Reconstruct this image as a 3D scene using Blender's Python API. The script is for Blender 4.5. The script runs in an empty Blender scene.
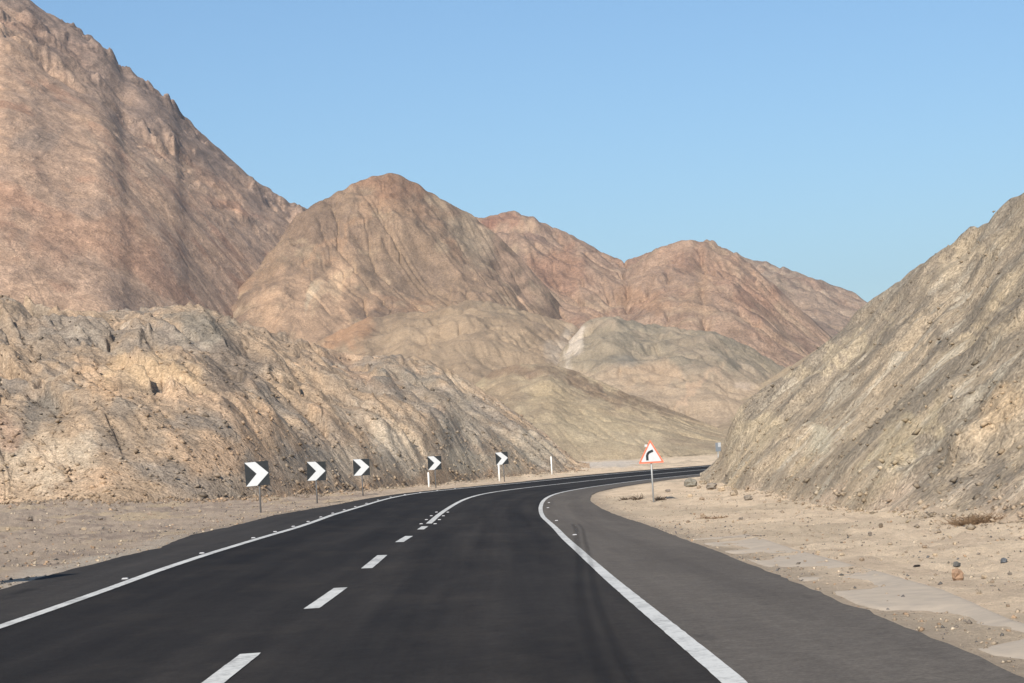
import bpy, math, random
import numpy as np
C = bpy.context.scene
COL = C.collection
rad = math.radians
random.seed(4)
RNG = np.random.default_rng(11)

# ------------------------------------------------------------------ camera, world, sun, exposure
F = 2000.0; HC = 1.5017; PITCH = 0.055124; ROLL = -0.057226
SUN_EL, SUN_AZ = 33.0, 16.0            # degrees; azimuth measured from straight behind the camera towards its left
EXPOSURE = 0.60
cd = bpy.data.cameras.new('camera'); cam = bpy.data.objects.new('camera', cd); COL.objects.link(cam)
cd.sensor_width = 36.0; cd.lens = F / 1024 * 36; cd.clip_start = 0.1; cd.clip_end = 20000
import mathutils
cam.matrix_world = (mathutils.Matrix.Translation((0, 0, HC)) @ mathutils.Matrix.Rotation(math.pi/2 + PITCH, 4, 'X')
                    @ mathutils.Matrix.Rotation(ROLL, 4, 'Z'))
C.camera = cam
w = bpy.data.worlds.new('World'); C.world = w; w.use_nodes = True
nt = w.node_tree; bg = nt.nodes['Background']; bg.inputs[1].default_value = 0.0845
sky = nt.nodes.new('ShaderNodeTexSky'); sky.sky_type = 'NISHITA'; sky.sun_disc = False
sky.sun_elevation = rad(SUN_EL); sky.sun_rotation = rad(180 + SUN_AZ)
sky.altitude = 600; sky.air_density = 1.3; sky.dust_density = 1.2; sky.ozone_density = 6.0
nt.links.new(sky.outputs[0], bg.inputs[0])
sd = bpy.data.lights.new('sun', 'SUN'); sd.energy = 5.0; sd.angle = rad(0.53); sd.color = (1.0, 0.955, 0.885)
sun = bpy.data.objects.new('sun', sd); COL.objects.link(sun)
el, az = rad(SUN_EL), rad(SUN_AZ)
to_sun = mathutils.Vector((-math.sin(az)*math.cos(el), -math.cos(az)*math.cos(el), math.sin(el)))
sun.rotation_euler = to_sun.to_track_quat('Z', 'Y').to_euler(); sun.location = (-20, -40, 40)
C.view_settings.view_transform = 'Standard'; C.view_settings.look = 'None'
C.view_settings.gamma = 1; C.view_settings.use_curve_mapping = False; C.view_settings.exposure = EXPOSURE

# ------------------------------------------------------------------ noise
_perm = np.random.default_rng(5).permutation(256); _perm = np.concatenate([_perm, _perm, _perm])
_g = np.random.default_rng(6).normal(size=(256, 3)); _g /= np.linalg.norm(_g, axis=1)[:, None]
def perlin(x, y, z):
    xi, yi, zi = np.floor(x).astype(int), np.floor(y).astype(int), np.floor(z).astype(int)
    xf, yf, zf = x-xi, y-yi, z-zi
    u, v, ww = (t*t*t*(t*(t*6-15)+10) for t in (xf, yf, zf))
    xi &= 255; yi &= 255; zi &= 255
    def gr(i, j, k):
        h = _perm[_perm[_perm[(xi+i) & 255]+((yi+j) & 255)]+((zi+k) & 255)]
        g = _g[h]; return g[..., 0]*(xf-i)+g[..., 1]*(yf-j)+g[..., 2]*(zf-k)
    def lp(a, b, t): return a+(b-a)*t
    return lp(lp(lp(gr(0,0,0), gr(1,0,0), u), lp(gr(0,1,0), gr(1,1,0), u), v),
              lp(lp(gr(0,0,1), gr(1,0,1), u), lp(gr(0,1,1), gr(1,1,1), u), v), ww)*1.5
def fbm(x, y, z, o=5, lac=2.03, gain=.5):
    s = 0; a = 1; f = 1
    for i in range(o):
        s = s+a*perlin(x*f+17.3*i, y*f-9.1*i, z*f+3.7*i); a *= gain; f *= lac
    return s
def ridged(x, y, z, o=5, lac=2.07, gain=.5):
    s = 0; a = 1; f = 1
    for i in range(o):
        s = s+a*(1-2*np.abs(perlin(x*f+7.7*i, y*f+4.1*i, z*f-5.3*i))); a *= gain; f *= lac
    return s/2
def facets(x, y, seed=0, tilt=1.0):
    """broken rock: every cell of a jittered grid is a block with its own height and its own tilt"""
    xi, yi = np.floor(x).astype(int), np.floor(y).astype(int)
    best = np.full(x.shape, 9e9); val = np.zeros(x.shape)
    for i in (-1, 0, 1):
        for j in (-1, 0, 1):
            a = _perm[(_perm[(xi+i+seed) & 255]+yi+j) & 255]
            b = _perm[a+37]; c = _perm[b+91]; d = _perm[c+13]
            px = xi+i+a/255.0; py = yi+j+b/255.0
            dd = (x-px)**2+(y-py)**2
            vv = (c/255.0-.5)+tilt*((x-px)*(d/255.0-.5)*2+(y-py)*(_perm[d+5]/255.0-.5)*2)
            m = dd < best
            best = np.where(m, dd, best); val = np.where(m, vv, val)
    return val
def sst(a, b, x):
    t = np.clip((x-a)/(b-a), 0, 1); return t*t*(3-2*t)
def gauss1(v, s):
    r = int(3*s)+1; k = np.exp(-.5*(np.arange(-r, r+1)/s)**2); k /= k.sum()
    return np.convolve(np.pad(v, r, 'edge'), k, 'valid')

# ------------------------------------------------------------------ photograph geometry helpers (pixel <-> world direction)
CR, SR = math.cos(ROLL), math.sin(ROLL); CP, SP = math.cos(PITCH), math.sin(PITCH)
def ray(px, py):
    du, dv = px-512.0, py-341.5
    u = CR*du+SR*dv; v = -SR*du+CR*dv
    Y = CP+SP*v/F; Z = SP-CP*v/F
    return u/F/Y, Z/Y
def proj(x, y, z):
    Z = z-HC; D = y*CP+Z*SP; U = -y*SP+Z*CP
    u = F*x/D; v = -F*U/D
    return 512+CR*u-SR*v, 341.5+SR*u+CR*v

# ------------------------------------------------------------------ road alignment (arc length stations; heading, bank, grade)
W = 3.5
KN = [0,12,22,32,42,50,58,66,74,82,90,100,112,126,145,170,200]
KAP = [-.001,-.0004,.0014,-.0018,.0024,-.0011,-.001,.0019,.0019,.0032,.0063,.0074,.0055,.0041,.0042,.0041,.0041]
BANK = [-.0109,-.0197,-.0017,.0255,.0329,.0452,.0544,.0644,.0612,.0561,.054,.0505,.0436,.0362,.0451,.0441,.0448]
GR = [-.0011,-.005,-.0109,-.0043,-.0097,-.0119,-.0075,-.0042,-.0004,.0058,.0034,-.005,-.0061,-.0033,-.004,-.0036,-.0033]
EL = [1.5892,1.6837,1.9034,1.7312,1.631,2.1028,1.9586,1.8818,1.5375,1.1914,.9016,.6807,.799,1.066,1.2681,1.2608,1.2704]
ER = [1.5241,1.5589,1.8899,2.2232,2.308,2.5252,2.6513,2.6717,2.4123,2.0935,1.9001,1.6927,1.5911,1.5368,1.7352,1.8801,1.9443]
ST = np.arange(0, 330, .5)
hd = -.0057012+np.cumsum(np.interp(ST, KN, KAP))*.5
rx = -2.14418+np.cumsum(np.sin(hd))*.5; ry = np.cumsum(np.cos(hd))*.5; rz = np.cumsum(np.interp(ST, KN, GR)*(ST < 230))*.5
nb = 160; sb = -np.arange(nb, 0, -1)*.5
ST = np.concatenate([sb, ST]); rx = np.concatenate([rx[0]-math.sin(hd[0])*(-sb), rx]); ry = np.concatenate([ry[0]+math.cos(hd[0])*sb, ry])
rz = np.concatenate([np.full(nb, rz[0]), rz]); hd = np.concatenate([np.full(nb, hd[0]), hd])
rb = np.interp(ST, KN, BANK); rel = np.interp(ST, KN, EL)+.055*fbm(ST*.6, ST*0+.5, ST*0, 4, gain=.7); rer = np.interp(ST, KN, ER)+.045*fbm(ST*.7, ST*0+7.5, ST*0, 3, gain=.7)
def road_pt(s, off, dz=0.0):
    x, y, z, h, b = (np.interp(s, ST, a) for a in (rx, ry, rz, hd, rb))
    return x+np.cos(h)*off, y-np.sin(h)*off, z-b*off+dz
def road_so(x, y):
    """nearest station index and signed offset"""
    sh = x.shape; x = x.ravel(); y = y.ravel(); idx = np.zeros(len(x), int)
    for a in range(0, len(x), 20000):
        xx = x[a:a+20000, None]; yy = y[a:a+20000, None]
        idx[a:a+20000] = ((xx-rx[None, ::2])**2+(yy-ry[None, ::2])**2).argmin(1)*2
    h = hd[idx]; dx = x-rx[idx]; dy = y-ry[idx]
    off = dx*np.cos(h)-dy*np.sin(h); along = dx*np.sin(h)+dy*np.cos(h)
    dist = np.sqrt(dx*dx+dy*dy); off = np.where(np.abs(along) > 3, np.sign(off)*dist, off)
    f = np.clip(along, -.5, .5)
    return (ST[idx]+f).reshape(sh), off.reshape(sh)
def ground(x, y, noise=True):
    x = np.asarray(x, float); y = np.asarray(y, float)
    s, off = road_so(x, y)
    zc = np.interp(s, ST, rz); b = np.interp(s, ST, rb); el_ = np.interp(s, ST, rel); er_ = np.interp(s, ST, rer)
    oc = np.clip(off, -W-el_, W+er_); ze = zc-b*oc
    d = np.maximum(np.maximum(-W-el_-off, off-W-er_), 0)
    tl = np.clip(-.1-.025*x, -.45, .9); tr = ze+.15
    tgt = np.where(off < 0, tl, tr)
    t = sst(.4, 13, d)
    z = ze*(1-t)+tgt*t
    far = sst(25, 110, d)*sst(120, 260, y)
    z = z*(1-far)-.15*far
    z = z-.012
    if noise:
        a = sst(.1, 2.5, d)
        n = .11*fbm(x*.45, y*.30, x*0, 4)+.055*fbm(x*1.9, y*1.2, x*0+3, 3)+.018*np.maximum(fbm(x*5, y*3.2, x*0+8, 2), -.2)
        win = sst(.0, .3, d)*(.22+.78*a)
        n = n+.16*np.maximum(fbm(x*.8+5, y*.42, x*0+31, 3)-.05, 0)*sst(3.2, 6.5, d)
        z = z+win*n*(1-.5*sst(0, 1, far))+far*.5*fbm(x*.02, y*.02, x*0, 4)
        z = np.where(d > 0, z, z-.025)
    return z
def at(px, py):
    """the point of the ground seen at a pixel"""
    a, e = ray(px, py); D = np.geomspace(6, 420, 2600)
    g = ground(a*D, D, noise=True); k = np.argmax(HC+e*D <= g)
    return mathutils.Vector((a*D[k], D[k], g[k]))

# ------------------------------------------------------------------ object helpers
def tag(o, label=None, cat=None, group=None, kind=None):
    if label: o['label'] = label
    if cat: o['category'] = cat
    if group: o['group'] = group
    if kind: o['kind'] = kind
    return o
def mesh_obj(name, V, faces, mat, parent=None, smooth=False, col=None, uv=None):
    me = bpy.data.meshes.new(name)
    V = np.asarray(V, np.float32)
    if isinstance(faces, np.ndarray):
        n, k = faces.shape
        me.vertices.add(len(V)); me.vertices.foreach_set('co', V.ravel())
        me.loops.add(n*k); me.loops.foreach_set('vertex_index', faces.astype(np.int32).ravel())
        me.polygons.add(n); me.polygons.foreach_set('loop_start', np.arange(0, n*k, k, dtype=np.int32))
        me.update(calc_edges=True); me.validate()
    else:
        me.from_pydata([tuple(map(float, v)) for v in V], [], [tuple(f) for f in faces])
    if smooth: me.polygons.foreach_set('use_smooth', np.ones(len(me.polygons), bool))
    if col is not None:
        a = me.color_attributes.new('Col', 'FLOAT_COLOR', 'POINT')
        c = np.ones((len(V), 4), np.float32); c[:, :3] = col; a.data.foreach_set('color', c.ravel())
    if uv is not None:
        l = me.uv_layers.new(name='UVMap'); vi = np.empty(len(me.loops), np.int32); me.loops.foreach_get('vertex_index', vi)
        l.data.foreach_set('uv', np.asarray(uv, np.float32)[vi].ravel())
    me.materials.append(mat)
    o = bpy.data.objects.new(name, me); COL.objects.link(o)
    if parent: o.parent = parent
    return o
def grid_faces(nr, nc):
    i = np.arange(nr*nc).reshape(nr, nc)
    return np.stack([i[:-1, :-1], i[:-1, 1:], i[1:, 1:], i[1:, :-1]], -1).reshape(-1, 4)
def empty(name, loc, rz=0.0):
    o = bpy.data.objects.new(name, None); COL.objects.link(o); o.location = loc; o.rotation_euler[2] = rz; o.empty_display_size = .3
    return o
class MB:
    def __init__(s): s.v = []; s.f = []
    def add(s, v, f):
        n = len(s.v); s.v += [tuple(a) for a in v]; s.f += [tuple(i+n for i in a) for a in f]
    def box(s, a, b):
        (x0, y0, z0), (x1, y1, z1) = a, b
        s.add([(x0,y0,z0),(x1,y0,z0),(x1,y1,z0),(x0,y1,z0),(x0,y0,z1),(x1,y0,z1),(x1,y1,z1),(x0,y1,z1)],
              [(0,3,2,1),(4,5,6,7),(0,1,5,4),(1,2,6,5),(2,3,7,6),(3,0,4,7)])
    def prism(s, pts, y0, y1):
        """polygon in the x,z plane (counter-clockwise seen from -y), extruded from y0 (front) to y1 (back)"""
        n = len(pts); v = [(x, y0, z) for x, z in pts]+[(x, y1, z) for x, z in pts]
        s.add(v, [tuple(range(n)), tuple(range(2*n-1, n-1, -1))]+[(i, n+i, n+(i+1) % n, (i+1) % n) for i in range(n)])
    def tube(s, p0, p1, r0, r1=None, n=10):
        r1 = r0 if r1 is None else r1
        p0 = mathutils.Vector(p0); p1 = mathutils.Vector(p1); d = (p1-p0).normalized()
        a = d.orthogonal().normalized(); b = d.cross(a)
        v = []
        for p, r in ((p0, r0), (p1, r1)):
            for k in range(n):
                t = 2*math.pi*k/n; v.append(p+(a*math.cos(t)+b*math.sin(t))*r)
        s.add(v, [tuple(range(n-1, -1, -1)), tuple(range(n, 2*n))]+[(k, (k+1) % n, n+(k+1) % n, n+k) for k in range(n)])
    def build(s, name, mat, parent=None, smooth=False):
        return mesh_obj(name, s.v, s.f, mat, parent, smooth)

# ------------------------------------------------------------------ materials
class NT:
    def __init__(s, name):
        s.m = bpy.data.materials.new(name); s.m.use_nodes = True; s.t = s.m.node_tree
        s.b = s.t.nodes['Principled BSDF']; s.b.inputs['Roughness'].default_value = .95
        s.b.inputs['Specular IOR Level'].default_value = .1
    def n(s, typ, **kw):
        o = s.t.nodes.new(typ)
        for k, v in kw.items(): setattr(o, k, v)
        return o
    def l(s, a, b): s.t.links.new(a, b)
    def noise(s, vec, scale, detail=6, rough=.6, dist=0):
        o = s.n('ShaderNodeTexNoise'); o.inputs['Scale'].default_value = scale; o.inputs['Detail'].default_value = detail
        o.inputs['Roughness'].default_value = rough; o.inputs['Distortion'].default_value = dist; s.l(vec, o.inputs['Vector']); return o.outputs[0]
    def maprange(s, v, a, b, c, d):
        o = s.n('ShaderNodeMapRange'); o.inputs[1].default_value = a; o.inputs[2].default_value = b; o.inputs[3].default_value = c; o.inputs[4].default_value = d
        s.l(v, o.inputs[0]); return o.outputs[0]
    def math(s, op, a, b=None):
        o = s.n('ShaderNodeMath', operation=op)
        for i, x in enumerate((a, b)):
            if x is None: continue
            if isinstance(x, (int, float)): o.inputs[i].default_value = x
            else: s.l(x, o.inputs[i])
        return o.outputs[0]
    def mix(s, fac, a, b, mode='MIX'):
        o = s.n('ShaderNodeMix', data_type='RGBA', blend_type=mode)
        for i, x in ((0, fac), (6, a), (7, b)):
            if isinstance(x, (int, float)): o.inputs[i].default_value = x
            elif isinstance(x, tuple): o.inputs[i].default_value = (*x, 1)
            else: s.l(x, o.inputs[i])
        return o.outputs[2]
    def ramp(s, v, stops):
        o = s.n('ShaderNodeValToRGB'); e = o.color_ramp.elements
        while len(e) < len(stops): e.new(.5)
        for q, (p, c) in zip(e, stops): q.position = p; q.color = (*c, 1) if isinstance(c, tuple) else (c, c, c, 1)
        s.l(v, o.inputs[0]); return o.outputs[0]
    def mapping(s, vec, scale=(1,1,1), rot=(0,0,0), vt='POINT'):
        o = s.n('ShaderNodeMapping', vector_type=vt); o.inputs['Scale'].default_value = scale; o.inputs['Rotation'].default_value = rot; s.l(vec, o.inputs[0]); return o.outputs[0]
    def bump(s, h, dist, strength=1.0, prev=None):
        o = s.n('ShaderNodeBump'); o.inputs['Strength'].default_value = strength; o.inputs['Distance'].default_value = dist
        s.l(h, o.inputs['Height'])
        if prev is not None: s.l(prev, o.inputs['Normal'])
        return o.outputs[0]
def plain(name, col, rough=.6, metal=0.0, grime=.25, scale=6):
    a = NT(name); co = a.n('ShaderNodeTexCoord').outputs['Object']
    n = a.noise(co, scale, 6, .65)
    c = a.mix(a.maprange(n, .35, .75, 0, grime), col, tuple(x*.55+.05 for x in col))
    a.l(c, a.b.inputs['Base Color']); a.b.inputs['Roughness'].default_value = rough; a.b.inputs['Metallic'].default_value = metal
    return a.m
def lin(c):
    c = np.asarray(c, float)/255; return np.where(c <= .04045, c/12.92, ((c+.055)/1.055)**2.4)
GAIN = .89                                   # photographed (sunlit) colour -> surface albedo
def alb(*c): return tuple(lin(c)*GAIN)

def rock_mat(name, sc, dip=(0, 0, 0), stretch=(1, 1, 1), var=.45, bumpd=.55, fine=1.0, crack=0.0):
    """colour comes from the baked geology; finer grain, streaks and relief are added here. sc = size in metres of the main blocks"""
    a = NT(name); co = a.n('ShaderNodeTexCoord').outputs['Object']
    at_ = a.n('ShaderNodeAttribute', attribute_name='Col')
    st = a.mapping(co, stretch, dip, 'TEXTURE')
    n1 = a.noise(st, 1.0/sc, 8, .68, .35); n2 = a.noise(co, 4.5/sc, 6, .7); n3 = a.noise(co, 11/sc, 4, .75)
    v = a.math('MULTIPLY', a.maprange(n1, .25, .75, 1-var, 1+var), a.maprange(n2, .25, .75, 1-var*1.0, 1+var*1.0))
    v = a.math('MULTIPLY', v, a.maprange(n3, .25, .75, 1-.45*fine, 1+.45*fine))
    c = a.mix(1.0, at_.outputs['Color'], v, 'MULTIPLY')
    vo = a.n('ShaderNodeTexVoronoi', feature='DISTANCE_TO_EDGE'); vo.inputs['Scale'].default_value = 2.2/sc
    a.l(a.mix(.35, st, n1, 'ADD'), vo.inputs['Vector'])
    cr = a.maprange(vo.outputs['Distance'], 0, .12, 0, 1)
    a.l(c, a.b.inputs['Base Color'])
    h = a.math('ADD', n1, a.math('MULTIPLY', n2, .32))
    h = a.math('ADD', h, a.math('MULTIPLY', cr, crack))
    nn = a.bump(h, .48*sc*bumpd, 1.0); nn = a.bump(n3, .045*sc*bumpd, 1.0, nn)
    a.l(nn, a.b.inputs['Normal'])
    return a.m

def asphalt(name, base, warm, wheel=True):
    a = NT(name); uv = a.n('ShaderNodeTexCoord').outputs['UV']; co = a.n('ShaderNodeTexCoord').outputs['Object']
    sep = a.n('ShaderNodeSeparateXYZ'); a.l(uv, sep.inputs[0])
    off = sep.outputs[0]
    streak = a.noise(a.mapping(uv, (1.6, .035, 1)), 1.0, 5, .6)
    blot = a.noise(a.mapping(uv, (.5, .12, 1)), 1.0, 5, .65)
    grain = a.noise(co, 26, 5, .85); grain2 = a.noise(co, 5, 5, .8)
    t = a.maprange(a.math('ADD', streak, a.math('MULTIPLY', blot, .8)), .65, 1.15, 0, 1)
    c = a.mix(t, base, warm)
    if wheel:                                  # the oil-darkened left lane, the worn near lane
        lw = a.noise(a.mapping(uv, (0, .05, 1)), 1.0, 2)
        o2 = a.math('ADD', off, a.math('MULTIPLY', lw, .5))
        left = a.maprange(o2, -3.6, .8, 1, 0)
        c = a.mix(a.math('MULTIPLY', left, .55), c, (.0090, .0083, .0086))
        wv = a.math('ABSOLUTE', a.math('SUBTRACT', a.math('ABSOLUTE', a.math('SUBTRACT', a.math('ABSOLUTE', a.math('ADD', o2, -.25)), 1.75)), .8))
        c = a.mix(a.maprange(wv, 0, .5, .22, 0), c, (.009, .009, .010))
    st_ = a.noise(a.mapping(uv, (.9, .3, 1)), 1.0, 4, .6)
    c = a.mix(a.maprange(st_, .64, .72, 0, .45), c, (.008, .008, .008))
    g = a.math('MULTIPLY', a.maprange(grain, .25, .75, .60, 1.40), a.maprange(grain2, .25, .75, .78, 1.22))
    c = a.mix(1.0, c, g, 'MULTIPLY')
    # sand dust blown on in patches
    dust = a.noise(a.mapping(uv, (.6, .25, 1)), 1.0, 7, .7)
    c = a.mix(a.maprange(dust, .5, .8, 0, .06), c, (.30, .235, .165))
    a.l(c, a.b.inputs['Base Color']); a.b.inputs['Roughness'].default_value = .9; a.b.inputs['Specular IOR Level'].default_value = .06
    a.l(a.bump(grain, .006, .8), a.b.inputs['Normal'])
    return a.m
M = {}
M['road'] = asphalt('asphalt dark', (.0170, .0150, .0142), (.040, .0345, .030))
M['shoulder'] = asphalt('asphalt shoulder', (.084, .072, .061), (.124, .106, .088), False)
M['shoulder_l'] = asphalt('asphalt shoulder left', (.031, .0275, .025), (.050, .044, .039), False)
def paint():
    a = NT('road paint'); co = a.n('ShaderNodeTexCoord').outputs['Object']
    n = a.noise(co, 14, 8, .75); n2 = a.noise(co, 1.1, 4, .6)
    f = a.maprange(a.math('ADD', n, a.math('MULTIPLY', n2, .55)), .74, 1.02, 0, .8)
    c = a.mix(f, (.53, .51, .465), (.10, .095, .09)); a.l(c, a.b.inputs['Base Color']); a.b.inputs['Roughness'].default_value = .7
    return a.m
M['paint'] = paint()
def sandm():
    a = NT('sand and gravel'); co = a.n('ShaderNodeTexCoord').outputs['Object']
    at_ = a.n('ShaderNodeAttribute', attribute_name='Col')
    n1 = a.noise(co, 1.2, 8, .7); n2 = a.noise(co, 9, 6, .75); n3 = a.noise(co, 40, 3, .8)
    v = a.math('MULTIPLY', a.maprange(n1, .3, .7, .88, 1.12), a.maprange(n2, .3, .7, .86, 1.14))
    v = a.math('MULTIPLY', v, a.maprange(n3, .25, .75, .78, 1.22))
    c = a.mix(1.0, at_.outputs['Color'], v, 'MULTIPLY')
    sp = a.n('ShaderNodeTexVoronoi'); sp.inputs['Scale'].default_value = 14; a.l(co, sp.inputs['Vector'])
    dk = a.math('MULTIPLY', a.maprange(sp.outputs['Distance'], .12, .2, 1, 0), a.maprange(n1, .48, .62, 0, 1))
    c = a.mix(a.math('MULTIPLY', dk, .75), c, (.13, .11, .09))
    a.l(c, a.b.inputs['Base Color'])
    nn = a.bump(n2, .10, .8); nn = a.bump(n3, .02, .9, nn); a.l(nn, a.b.inputs['Normal'])
    return a.m
M['sand'] = sandm()
M['concrete'] = plain('weathered concrete', alb(184, 167, 146), .9, 0, .75, 3.5)
M['pole'] = plain('galvanised pole', (.30, .30, .29), .5, .3)
M['pole_dark'] = plain('dull dark pole', (.13, .125, .12), .6, .2)
M['black'] = plain('black sign sheeting', (.018, .020, .021), .6, 0, .3)
M['white'] = plain('white sign sheeting', (.47, .475, .47), .5, 0, .3, 5)
M['whitepost'] = plain('white painted post', (.72, .70, .66), .6, 0, .3)
M['redborder'] = plain('sun faded red sheeting', (.62, .15, .085), .45, 0, .25)
M['grey_panel'] = plain('grey panel', (.20, .22, .24), .5)
M['stud'] = plain('road stud', (.36, .35, .34), .6)
M['skid'] = None
def skidm():
    a = NT('tyre rubber'); uv = a.n('ShaderNodeTexCoord').outputs['UV']
    n = a.noise(a.mapping(uv, (9, .25, 1)), 1.0, 6, .75)
    sep = a.n('ShaderNodeSeparateXYZ'); a.l(uv, sep.inputs[0])
    edge = a.maprange(a.math('ABSOLUTE', sep.outputs[0]), .3, 1.0, 1, 0)
    tr = a.n('ShaderNodeBsdfTransparent'); mx = a.n('ShaderNodeMixShader')
    a.b.inputs['Base Color'].default_value = (.012, .012, .013, 1); a.b.inputs['Roughness'].default_value = .8
    fac = a.math('MULTIPLY', edge, a.maprange(n, .3, .65, .05, .27))
    a.l(fac, mx.inputs[0]); a.l(tr.outputs[0], mx.inputs[1]); a.l(a.b.outputs[0], mx.inputs[2])
    a.l(mx.outputs[0], a.t.nodes['Material Output'].inputs[0]); return a.m
M['skid'] = skidm()
M['seam'] = plain('grey crack filler', (.036, .033, .030), .9)

# ------------------------------------------------------------------ ground: one sheet to the horizon
th = np.concatenate([np.linspace(-math.pi, -.62, 40, endpoint=False), np.linspace(-.62, -.275, 45, endpoint=False), np.linspace(-.275, .275, 900, endpoint=False),
                     np.linspace(.275, .62, 45, endpoint=False), np.linspace(.62, math.pi, 41)])
rr = np.concatenate([np.geomspace(.5, 9, 26, endpoint=False), np.geomspace(9, 330, 430, endpoint=False), np.geomspace(330, 9000, 50)])
R_, T_ = np.meshgrid(rr, th, indexing='ij')
GX, GY = R_*np.sin(T_), R_*np.cos(T_); GZ = ground(GX, GY)
gs, go = road_so(GX, GY)
def mixc(a, b, t): return a+(np.asarray(b)-a)*t[..., None]
n1 = fbm(GX*.12, GY*.08, GX*0, 5); n2 = fbm(GX*.8, GY*.5, GX*0+4, 4); n3 = fbm(GX*.03, GY*.03, GX*0+9, 4)
gc = np.ones(GX.shape+(3,))*np.array(alb(222, 197, 166))
gc = mixc(gc, alb(200, 176, 149), sst(-.1, .5, n2)*.8)
gc = mixc(gc, alb(176, 158, 134), sst(0, .5, n1)*.5)
lft = sst(-4, -6, go)*sst(150, 95, GY)
gc = mixc(gc, alb(172, 152, 132), lft*.9)
gc = mixc(gc, alb(150, 132, 116), lft*sst(.05, .5, n2+.5*n1)*.8)
gc = mixc(gc, alb(194, 170, 136), lft*sst(.15, .5, fbm(GX*.5, GY*.12, GX*0+21, 4))*.6)
d_edge = np.maximum(-W-np.interp(gs, ST, rel)-go, go-W-np.interp(gs, ST, rer))
gc = mixc(gc, alb(150, 135, 118), sst(.9, .0, d_edge+.5*n2)*.6)             # stained, tar-dusted edge
gc = mixc(gc, alb(206, 192, 172), lft*sst(1.0, .3, d_edge+.6*n2)*sst(60, 30, GY)*.6)   # pale grit swept to the left edge
gx_, gy_ = proj(GX, np.maximum(GY, 1), GZ)
pale = sst(165, 185, GY)*sst(262, 235, GY)*sst(.026, .034, GX/np.maximum(GY, 1))*sst(.066, .056, GX/np.maximum(GY, 1)+.01*n1)
gc = mixc(gc, alb(190, 184, 176), pale*.5)                                   # pale gravel of the wadi bed
gc = mixc(gc, alb(182, 160, 130), sst(235, 280, GY)*.8)
o = mesh_obj('ground', np.stack([GX, GY, GZ], -1).reshape(-1, 3), grid_faces(*GX.shape), M['sand'], smooth=True, col=gc.reshape(-1, 3))
tag(o, kind='structure')

# ------------------------------------------------------------------ road sheets and paint
def strip(name, mat, s, offL, offR, dz, nx=2, skirt=False, uvn=False):
    offL = np.broadcast_to(offL, s.shape); offR = np.broadcast_to(offR, s.shape)
    t = np.linspace(0, 1, nx)
    off = offL[:, None]*(1-t)+offR[:, None]*t
    x, y, z = road_pt(s[:, None], off, dz)
    U = off if not uvn else np.broadcast_to(t*2-1, off.shape)
    uv = np.stack([U, np.broadcast_to(s[:, None], off.shape)], -1)
    return mesh_obj(name, np.stack([x, y, z], -1).reshape(-1, 3), grid_faces(*off.shape), mat, uv=uv.reshape(-1, 2), smooth=True)
S_all = np.arange(-75, 315, .5)
rl = np.interp(S_all, ST, rel); rr_ = np.interp(S_all, ST, rer)
lane_l, lane_r = -W-.10, W+.06+.02*np.sin(S_all*.3)
tag(strip('road', M['road'], S_all, lane_l, lane_r, 0, 16), kind='structure')
tag(strip('road_shoulder', M['shoulder_l'], S_all, -W-rl, lane_l, 0, 5), kind='structure')
tag(strip('road_shoulder', M['shoulder'], S_all, lane_r, W+rr_, 0, 6), kind='structure')
jit = lambda s, k: .006*fbm(s*3, s*0+k, s*0, 3)
def line(name, s, c, wd): return tag(strip(name, M['paint'], s, c-wd/2+jit(s, 1), c+wd/2+jit(s, 2), .006, 3), kind='structure')
Sf = np.arange(-75, 312, .25)
line('edge_line', Sf, -W, .17); line('edge_line', Sf, W, .15)
line('centre_line', np.arange(57.5, 312, .25), 0, .17)
for a, b in ((-4, 0), (4, 8), (12.2, 16.6), (22, 26.2), (31, 35.5), (42, 46), (51.6, 54.6)):
    line('centre_dash', np.arange(a, b+.01, .25), 0, .18)
sk = np.polyfit([10, 12.5, 15, 20.5, 28, 33, 40, 48, 56], [2.72, 2.74, 2.80, 2.96, 3.22, 3.42, 3.68, 3.92, 4.1], 3)
for off_, w_ in ((0, .085), (.17, .06)):
    ss = np.arange(8, 57, .5); oo = np.polyval(sk, ss)+off_
    tag(strip('skid_mark', M['skid'], ss, oo-w_, oo+w_, .0075 if off_ == 0 else .0080, 3, uvn=True), kind='structure')

# concrete apron slabs beside the right shoulder, half drifted over with sand
sl = np.arange(3, 40, .2); n_ = 14
inner = W+np.interp(sl, ST, rer)+.06
outer = np.interp(sl, [3, 14.5, 18.5, 26.5, 36, 40], [5.9, 6.0, 6.4, 6.75, 7.1, 7.2])+.0
outer = np.maximum(outer, inner+.3)
t = np.linspace(0, 1, n_); off = inner[:, None]*(1-t)+outer[:, None]*t
x, y, z = road_pt(sl[:, None], off)
z = ground(x, y, noise=False)+.022-(.012+.34*np.maximum(0, fbm(sl*.30, sl*0, sl*0+2, 2)+.15))[:, None]*(1-t)[None]**1.5-.05*(t > .999)[None]-.07*(t < .001)[None]
top = np.stack([x, y, z], -1).reshape(-1, 3)
tag(mesh_obj('concrete_apron', top, grid_faces(*off.shape), M['concrete'], smooth=True), kind='structure')

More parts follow.
